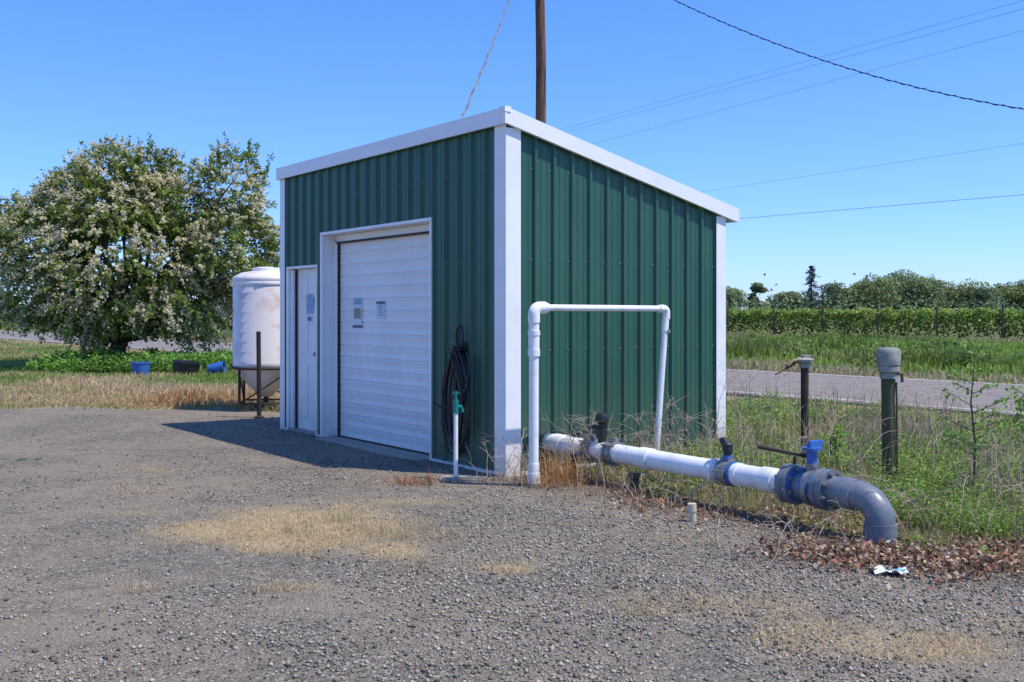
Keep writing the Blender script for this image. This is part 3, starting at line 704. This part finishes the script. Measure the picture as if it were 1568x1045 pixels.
# leafy weeds
cx_,cy_=scatter(2300,5.6,24,.0,.72); d,g,s,vg=zones(cx_,cy_); ok=(nr(cx_,cy_)<13.6)&(~inshed(cx_,cy_,.15))&(vg>.6)&(s<.45)&(sn(cx_,cy_,1.1,70)>-.25); cx_=cx_[ok];cy_=cy_[ok]
P=[];C=[];S=[]
extra=[(1.25,8.9,.28),(1.05,9.15,.27),(1.5,8.55,.22),(1.15,8.35,.16),(1.25,8.1,.17),(1.4,8.15,.17),(1.7,9.5,.32),(.75,9.35,.24),(2.5,8.6,.25),(3.0,8.2,.25),(3.9,7.6,.35),(4.2,8.0,.5),(3.5,7.6,.2),(4.4,7.4,.4),(2.3,9.2,.3),(4.0,8.6,.35),(3.7,8.9,.3),(2.9,6.2,.06),(3.3,6.0,.07),(2.6,6.5,.07),(3.6,5.9,.1)]
cl=[(a,b_,rng.uniform(.10,.30)) for a,b_ in zip(cx_,cy_)]+extra
for a,b_,hh in cl:
    q=int(115); r_=hh*.85; an=rng.uniform(0,6.28,q); rd=np.sqrt(rng.uniform(0,1,q))*r_; zz=hh*(1-(rd/r_)**2*.6)*rng.uniform(.25,1.05,q)
    P.append(np.stack([a+rd*np.cos(an),b_+rd*np.sin(an),zz],1)); S.append(np.full(q,.014+.0020*b_)*rng.uniform(.7,1.3,q))
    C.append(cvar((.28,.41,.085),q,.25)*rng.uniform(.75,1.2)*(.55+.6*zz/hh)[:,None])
P=np.concatenate(P);V,F,C_=leaves(P,np.concatenate(S),np.concatenate(C),.9,.45); npmesh('leafy_weeds',V,F,C_,M_leaf)
# tall dead seed stalks
x,y=scatter(4200,7.2,19,.12,.72); d,g,s,vg=zones(x,y); ok=(nr(x,y)<13.8)&(~inshed(x,y,.1))&(vg>.8)&(sn(x,y,1.4,75)>-.2); x=x[ok];y=y[ok];n=len(x)
hs_=rng.uniform(.2,.58,n); V1=blades(np.stack([x,y,x*0],1),hs_,.0035+.0006*y,cvar((.46,.35,.24),n,.3),.25)
hp=np.repeat(np.stack([x,y,hs_],1),4,axis=0)+rng.normal(0,.022,(4*n,3)); V2=leaves(hp,.020,cvar((.38,.27,.18),4*n,.3),0,.6)
V,F,C_=merge([V1,(V2[0],V2[1][:,[0,1,2]],V2[2]),(V2[0],V2[1][:,[0,2,3]],V2[2])]); npmesh('seed_stalks',V,F,C_,M_dry)
# left field
x,y=scatter(130000,15.0,60,-.75,-.05); d,g,s,vg=zones(x,y); n_=nr(x,y)
ok=((n_<14.6)|(n_>21.6))&(~inshed(x,y,.05))&(rng.uniform(size=len(x))<np.clip((g+d)*1.3,0,1)*smooth(.1,.6,vg)); x=x[ok];y=y[ok];d=d[ok];n=len(x)
pn=sn(x,y,.9,80)+.5*sn(x,y,2.6,81)
mixd=np.clip(d*1.0+.5*smooth(-.3,1,pn)-.1,0,1)[:,None]
C_=cvar((.22,.32,.06),n,.3)*(1-mixd)+cvar((.56,.42,.24),n,.25)*mixd
h=rng.uniform(.04,.15,n)*(1+.6*pn); hot=np.exp(-((x+5.3)/1.3)**2-((y-16.8)/1.0)**2); h*=1+1.5*hot; C_=C_*(1-.4*hot[:,None]*np.array([[.2,.7,1]]))
h=np.maximum(h,.03)
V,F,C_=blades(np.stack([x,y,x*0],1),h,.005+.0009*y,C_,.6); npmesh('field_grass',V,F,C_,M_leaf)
P=[];C=[];S=[]
for j in range(130):
    a=rng.uniform(-12.5,-3.5); b_=rng.uniform(25.2,29.5)-.35*(a+12)*.3; hh=rng.uniform(.2,.6); 
    if nr(a,b_)>14.2: continue
    q=260; r_=hh*1.1; an=rng.uniform(0,6.28,q); rd=np.sqrt(rng.uniform(0,1,q))*r_; zz=hh*(1-(rd/r_)**2*.7)*rng.uniform(.2,1.05,q)
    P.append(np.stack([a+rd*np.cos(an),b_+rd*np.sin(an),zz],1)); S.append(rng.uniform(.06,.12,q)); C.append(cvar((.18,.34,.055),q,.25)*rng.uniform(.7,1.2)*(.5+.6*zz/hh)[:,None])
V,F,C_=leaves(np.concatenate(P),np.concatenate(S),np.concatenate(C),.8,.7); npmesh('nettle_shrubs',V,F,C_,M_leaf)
# straw on the gravel
x,y=scatter(230000,3.6,13,-.66,.66); d,g,s,vg=zones(x,y); ok=(rng.uniform(size=len(x))<np.clip(d*1.2*(1-g)*(1-vg)*(.55+.6*sn(x,y,9,95)),0,1))&~inshed(x,y); x=x[ok];y=y[ok];n=len(x)
C_=cvar((.60,.46,.27),n,.35)
h=rng.uniform(.015,.05,n)
V1=blades(np.stack([x,y,gz(x,y)+.003],1),h,rng.uniform(.002,.0035,n),C_,1.7)
tx=[];hs=[];cs_=[]
tuf=[(-.95,6.9,.13,220,(.56,.44,.27)),(-.75,6.75,.12,180,(.56,.44,.27)),(-1.2,7.3,.10,140,(.46,.41,.22)),(-.45,6.75,.09,110,(.54,.42,.26)),(-.62,7.0,.10,110,(.5,.4,.25)),(-.55,6.0,.05,60,(.34,.31,.12)),(.0,6.1,.04,30,(.12,.17,.04)),(-1.5,6.9,.07,90,(.5,.4,.25)),(-5.0,10.3,.04,120,(.14,.18,.06)),(-4.85,10.35,.03,90,(.16,.18,.07)),
        (-1.55,8.7,.07,60,(.4,.28,.13)),(-1.25,8.6,.06,50,(.35,.24,.12)),(.35,5.4,.05,40,(.4,.32,.16)),(1.0,6.1,.05,40,(.42,.3,.18)),(.6,5.0,.05,50,(.35,.33,.15)),(1.5,5.6,.06,50,(.45,.33,.2))]
for j in range(150):
    p=PATCH[int(rng.integers(0,len(PATCH)))] if j>80 else PATCH[0]
    tuf.append((p[0]+rng.normal(0,p[2]*.6),p[1]+rng.normal(0,p[3]*.6),rng.uniform(.025,.07),34,(.58,.45,.27)))
for j in range(70):
    tuf.append((rng.uniform(-4.5,2.8),rng.uniform(4.4,9),rng.uniform(.015,.035),16,(.5,.39,.23)))
for cx0,cy0,hh,q,c0 in tuf:
    if inshed(cx0,cy0,.1): continue
    tx.append(np.stack([cx0+rng.normal(0,hh*.8,q),cy0+rng.normal(0,hh*.8,q),np.zeros(q)],1)); hs.append(rng.uniform(.4,1.1,q)*hh); cs_.append(cvar(c0,q,.25))
tx=np.concatenate(tx); V2=blades(tx,np.concatenate(hs),.0025,np.concatenate(cs_),.6)
V,F,C_=merge([V1,V2]); npmesh('dry_grass',V,F,C_,M_dry)
prt=[]
for cx0,cy0,sx_,sy_,hh,q,c0 in ((.42,8.95,.10,.12,.38,420,(.56,.30,.12)),(.30,8.75,.14,.1,.18,260,(.46,.27,.13)),(.62,9.0,.16,.12,.22,260,(.44,.29,.16)),(-.90,8.82,.09,.07,.13,90,(.40,.15,.06)),(-.75,8.92,.06,.05,.17,70,(.36,.16,.07)),(-1.0,8.95,.1,.05,.09,50,(.38,.2,.1)),(-.55,9.0,.35,.06,.07,120,(.36,.20,.11)),
        (.0,9.05,.15,.06,.14,140,(.50,.36,.23)),(.9,8.4,.3,.25,.14,420,(.42,.28,.17)),(1.4,8.0,.35,.25,.12,420,(.40,.26,.17)),(2.2,7.6,.5,.4,.14,700,(.44,.31,.19)),(3.3,6.6,.7,.4,.13,900,(.40,.28,.19)),(3.9,7.2,.7,.5,.17,900,(.44,.33,.22)),(3.0,8.0,.7,.5,.15,900,(.46,.35,.23)),(4.5,8.2,.7,.6,.2,900,(.44,.34,.23)),(1.6,9.2,.5,.25,.22,400,(.44,.34,.22))):
    p=np.stack([cx0+rng.normal(0,sx_,q),cy0+rng.normal(0,sy_,q),np.zeros(q)],1); p=p[~inshed(p[:,0],p[:,1])]; q=len(p)
    prt.append(blades(p,rng.uniform(.15,1.1,q)*hh,rng.uniform(.002,.006,q),cvar(c0,q,.4),.9))
V,F,C_=merge(prt); npmesh('dead_weeds',V,F,C_,M_dry)
def pileP(n):
    t_=rng.uniform(0,1,n); cx=1.7+t_*2.4; cy=6.35-.55*t_-.15*np.sin(t_*6)
    return cx+rng.normal(0,.2,n)+.0,cy+rng.normal(0,.16+.24*t_,n)
x,y=pileP(5200); z=rng.uniform(.0,.05,len(x)); kq=sn(x,y,5,98)>-.55; x=x[kq];y=y[kq];z=z[kq]
x2=rng.uniform(.3,4.4,4200); y2=9.2-.85*x2+rng.normal(0,.45,4200); ok=(~inshed(x2,y2))&(sn(x2,y2,4,99)>-.2); x2=x2[ok];y2=y2[ok]; x=np.concatenate([x,x2]);y=np.concatenate([y,y2]);z=np.concatenate([z,np.full(len(x2),.014)])
n=len(x); C_=cvar((.26,.135,.08),n,.55,.12); pale=rng.uniform(size=n)<.35; C_[pale]=cvar((.50,.39,.28),pale.sum(),.3); dk_=rng.uniform(size=n)<.15; C_[dk_]=cvar((.11,.07,.05),dk_.sum(),.3)
V,F,C_=leaves(np.stack([x,y,z+gz(x,y)+.006],1),rng.uniform(.018,.052,n),C_,1.6,.6); npmesh('leaf_litter',V,F,C_,M_dry)

mbs=MB()
def cane(x,y,h,reach,ang,r=.003,sub=4):
    pts=[];n_=9; dx,dy=math.cos(ang),math.sin(ang)
    for i in range(n_):
        t_=i/(n_-1); pts.append((x+dx*reach*t_**1.3+rng.normal(0,.008),y+dy*reach*t_**1.3+rng.normal(0,.008),h*math.sin(min(1.0,t_*1.02)*math.pi*rng.uniform(.58,.62))**.8 if reach>h*.6 else h*t_))
    mbs.tube(pts,list(np.linspace(r,r*.35,n_)),5,cap=False)
    for j in range(sub):
        i=int(rng.integers(2,8)); p=Vector(pts[i]); d_=Vector((rng.normal(),rng.normal(),abs(rng.normal())*.8)).normalized()*h*rng.uniform(.15,.45)
        mbs.tube([p,p+d_*.5+Vector((0,0,.01)),p+d_],[r*.5,r*.4,r*.25],4,cap=False)
for (x,y,q,h0,h1,sp0) in ((.60,9.02,26,.30,.68,.17),(.95,9.15,14,.3,.62,.2),(.15,8.85,10,.2,.45,.15),(-.12,9.02,10,.15,.35,.1),(.9,8.7,16,.15,.4,.3),(1.5,9.1,14,.3,.6,.25),(2.0,9.3,14,.4,.75,.3),(1.8,7.8,26,.12,.3,.4),(2.6,6.9,22,.15,.35,.4),(3.3,6.7,28,.2,.5,.4),(3.0,8.8,22,.35,.7,.5),(3.9,7.6,26,.3,.7,.5),(4.5,8.3,18,.4,.9,.5),(1.9,6.6,10,.08,.2,.3),(3.6,10.0,22,.3,.7,.7),(1.3,8.0,20,.10,.3,.35),(2.45,10.6,14,.5,.95,.25)):
    for j in range(q):
        px,py=x+rng.normal(0,sp0),y+rng.normal(0,sp0*.6)
        if inshed(px,py,.05): continue
        cane(px,py,rng.uniform(h0,h1),rng.uniform(.05,.6),rng.uniform(0,6.28),rng.uniform(.0025,.0045))
mbs.obj('dead_bramble',mat('dead_cane',(.52,.42,.32),(.30,.20,.14),.85,scale=5))
for (x,y,h) in ((3.65,8.0,1.15),(4.25,8.3,.85),(2.75,8.7,.5)):
    e_=empty('sapling',(x,y,0)); mb=MB(); P=[]
    pts=[(0,0,0),(.02,0,h*.4),(-.01,.01,h*.7),(.02,0,h)]; mb.tube(pts,[.010,.008,.006,.003],6)
    for j in range(15):
        z0=h*rng.uniform(.3,1); a=rng.uniform(0,6.28); l=h*rng.uniform(.12,.28); q=Vector((math.cos(a)*l,math.sin(a)*l,l*.5)); mb.tube([(0.01,0,z0),Vector((0,0,z0))+q*.6,Vector((0,0,z0-.02))+q],[.004,.003,.001],5)
        P.append(np.array([0,0,z0])+rng.uniform(.2,1.1,26)[:,None]*np.array(q)[None]+rng.normal(0,.022,(26,3)))
    P=np.concatenate(P); V,F,C_=leaves(P,.045,cvar((.27,.42,.08),len(P),.25),.5,.5); mb.obj('stem',M_bark,e_); npmesh('leaves',V,F,C_,M_leaf,e_)

# ------------------------------------------------------------------ light, sky, camera
EL=61.5
sd=Vector((.948,-.318,0)).normalized()*math.cos(R(EL))+Vector((0,0,math.sin(R(EL))))
sl=bpy.data.lights.new('sun','SUN'); sl.energy=5.0; sl.angle=R(.5); sl.color=(1,.945,.83)
so=bpy.data.objects.new('sun',sl); so.rotation_euler=sd.to_track_quat('Z','Y').to_euler(); link(so)
w=bpy.data.worlds.new('World'); scene.world=w; w.use_nodes=True; nt=w.node_tree; L=nt.links.new
sky=nt.nodes.new('ShaderNodeTexSky'); sky.sky_type='NISHITA'; sky.sun_disc=False; sky.sun_elevation=R(EL); sky.sun_rotation=R(108.5)
sky.air_density=1.0; sky.dust_density=.3; sky.ozone_density=3.0; sky.altitude=0
tc=N(nt,'ShaderNodeTexCoord'); sx=N(nt,'ShaderNodeSeparateXYZ'); L(tc.outputs['Generated'],sx.inputs[0])
cr=N(nt,'ShaderNodeValToRGB'); L(sx.outputs[2],cr.inputs[0]); e=cr.color_ramp.elements
e[0].position=0.0; e[0].color=(.37,.50,.83,1); e[1].position=.34; e[1].color=(.29,.495,.84,1)
m=cr.color_ramp.elements.new(.10); m.color=(.33,.48,.85,1)
mu=N(nt,'ShaderNodeMix',data_type='RGBA',blend_type='MULTIPLY'); mu.inputs[0].default_value=1
L(sky.outputs[0],mu.inputs[6]); L(cr.outputs[0],mu.inputs[7])
sc=N(nt,'ShaderNodeVectorMath',operation='SCALE'); sc.inputs[3].default_value=1.9; L(mu.outputs[2],sc.inputs[0])
bg=nt.nodes['Background']; bg.inputs[1].default_value=.15
L(sc.outputs[0],bg.inputs[0])
cam=bpy.data.cameras.new('camera'); co_=bpy.data.objects.new('camera',cam); co_.location=(0,0,1.5); co_.rotation_euler=(R(90),0,0)
cam.lens=35.5; cam.sensor_width=36; cam.shift_y=-.027; cam.clip_end=6000; cam.clip_start=.05; link(co_)
scene.camera=co_
scene.view_settings.view_transform='Standard'; scene.view_settings.look='None'; scene.view_settings.exposure=0
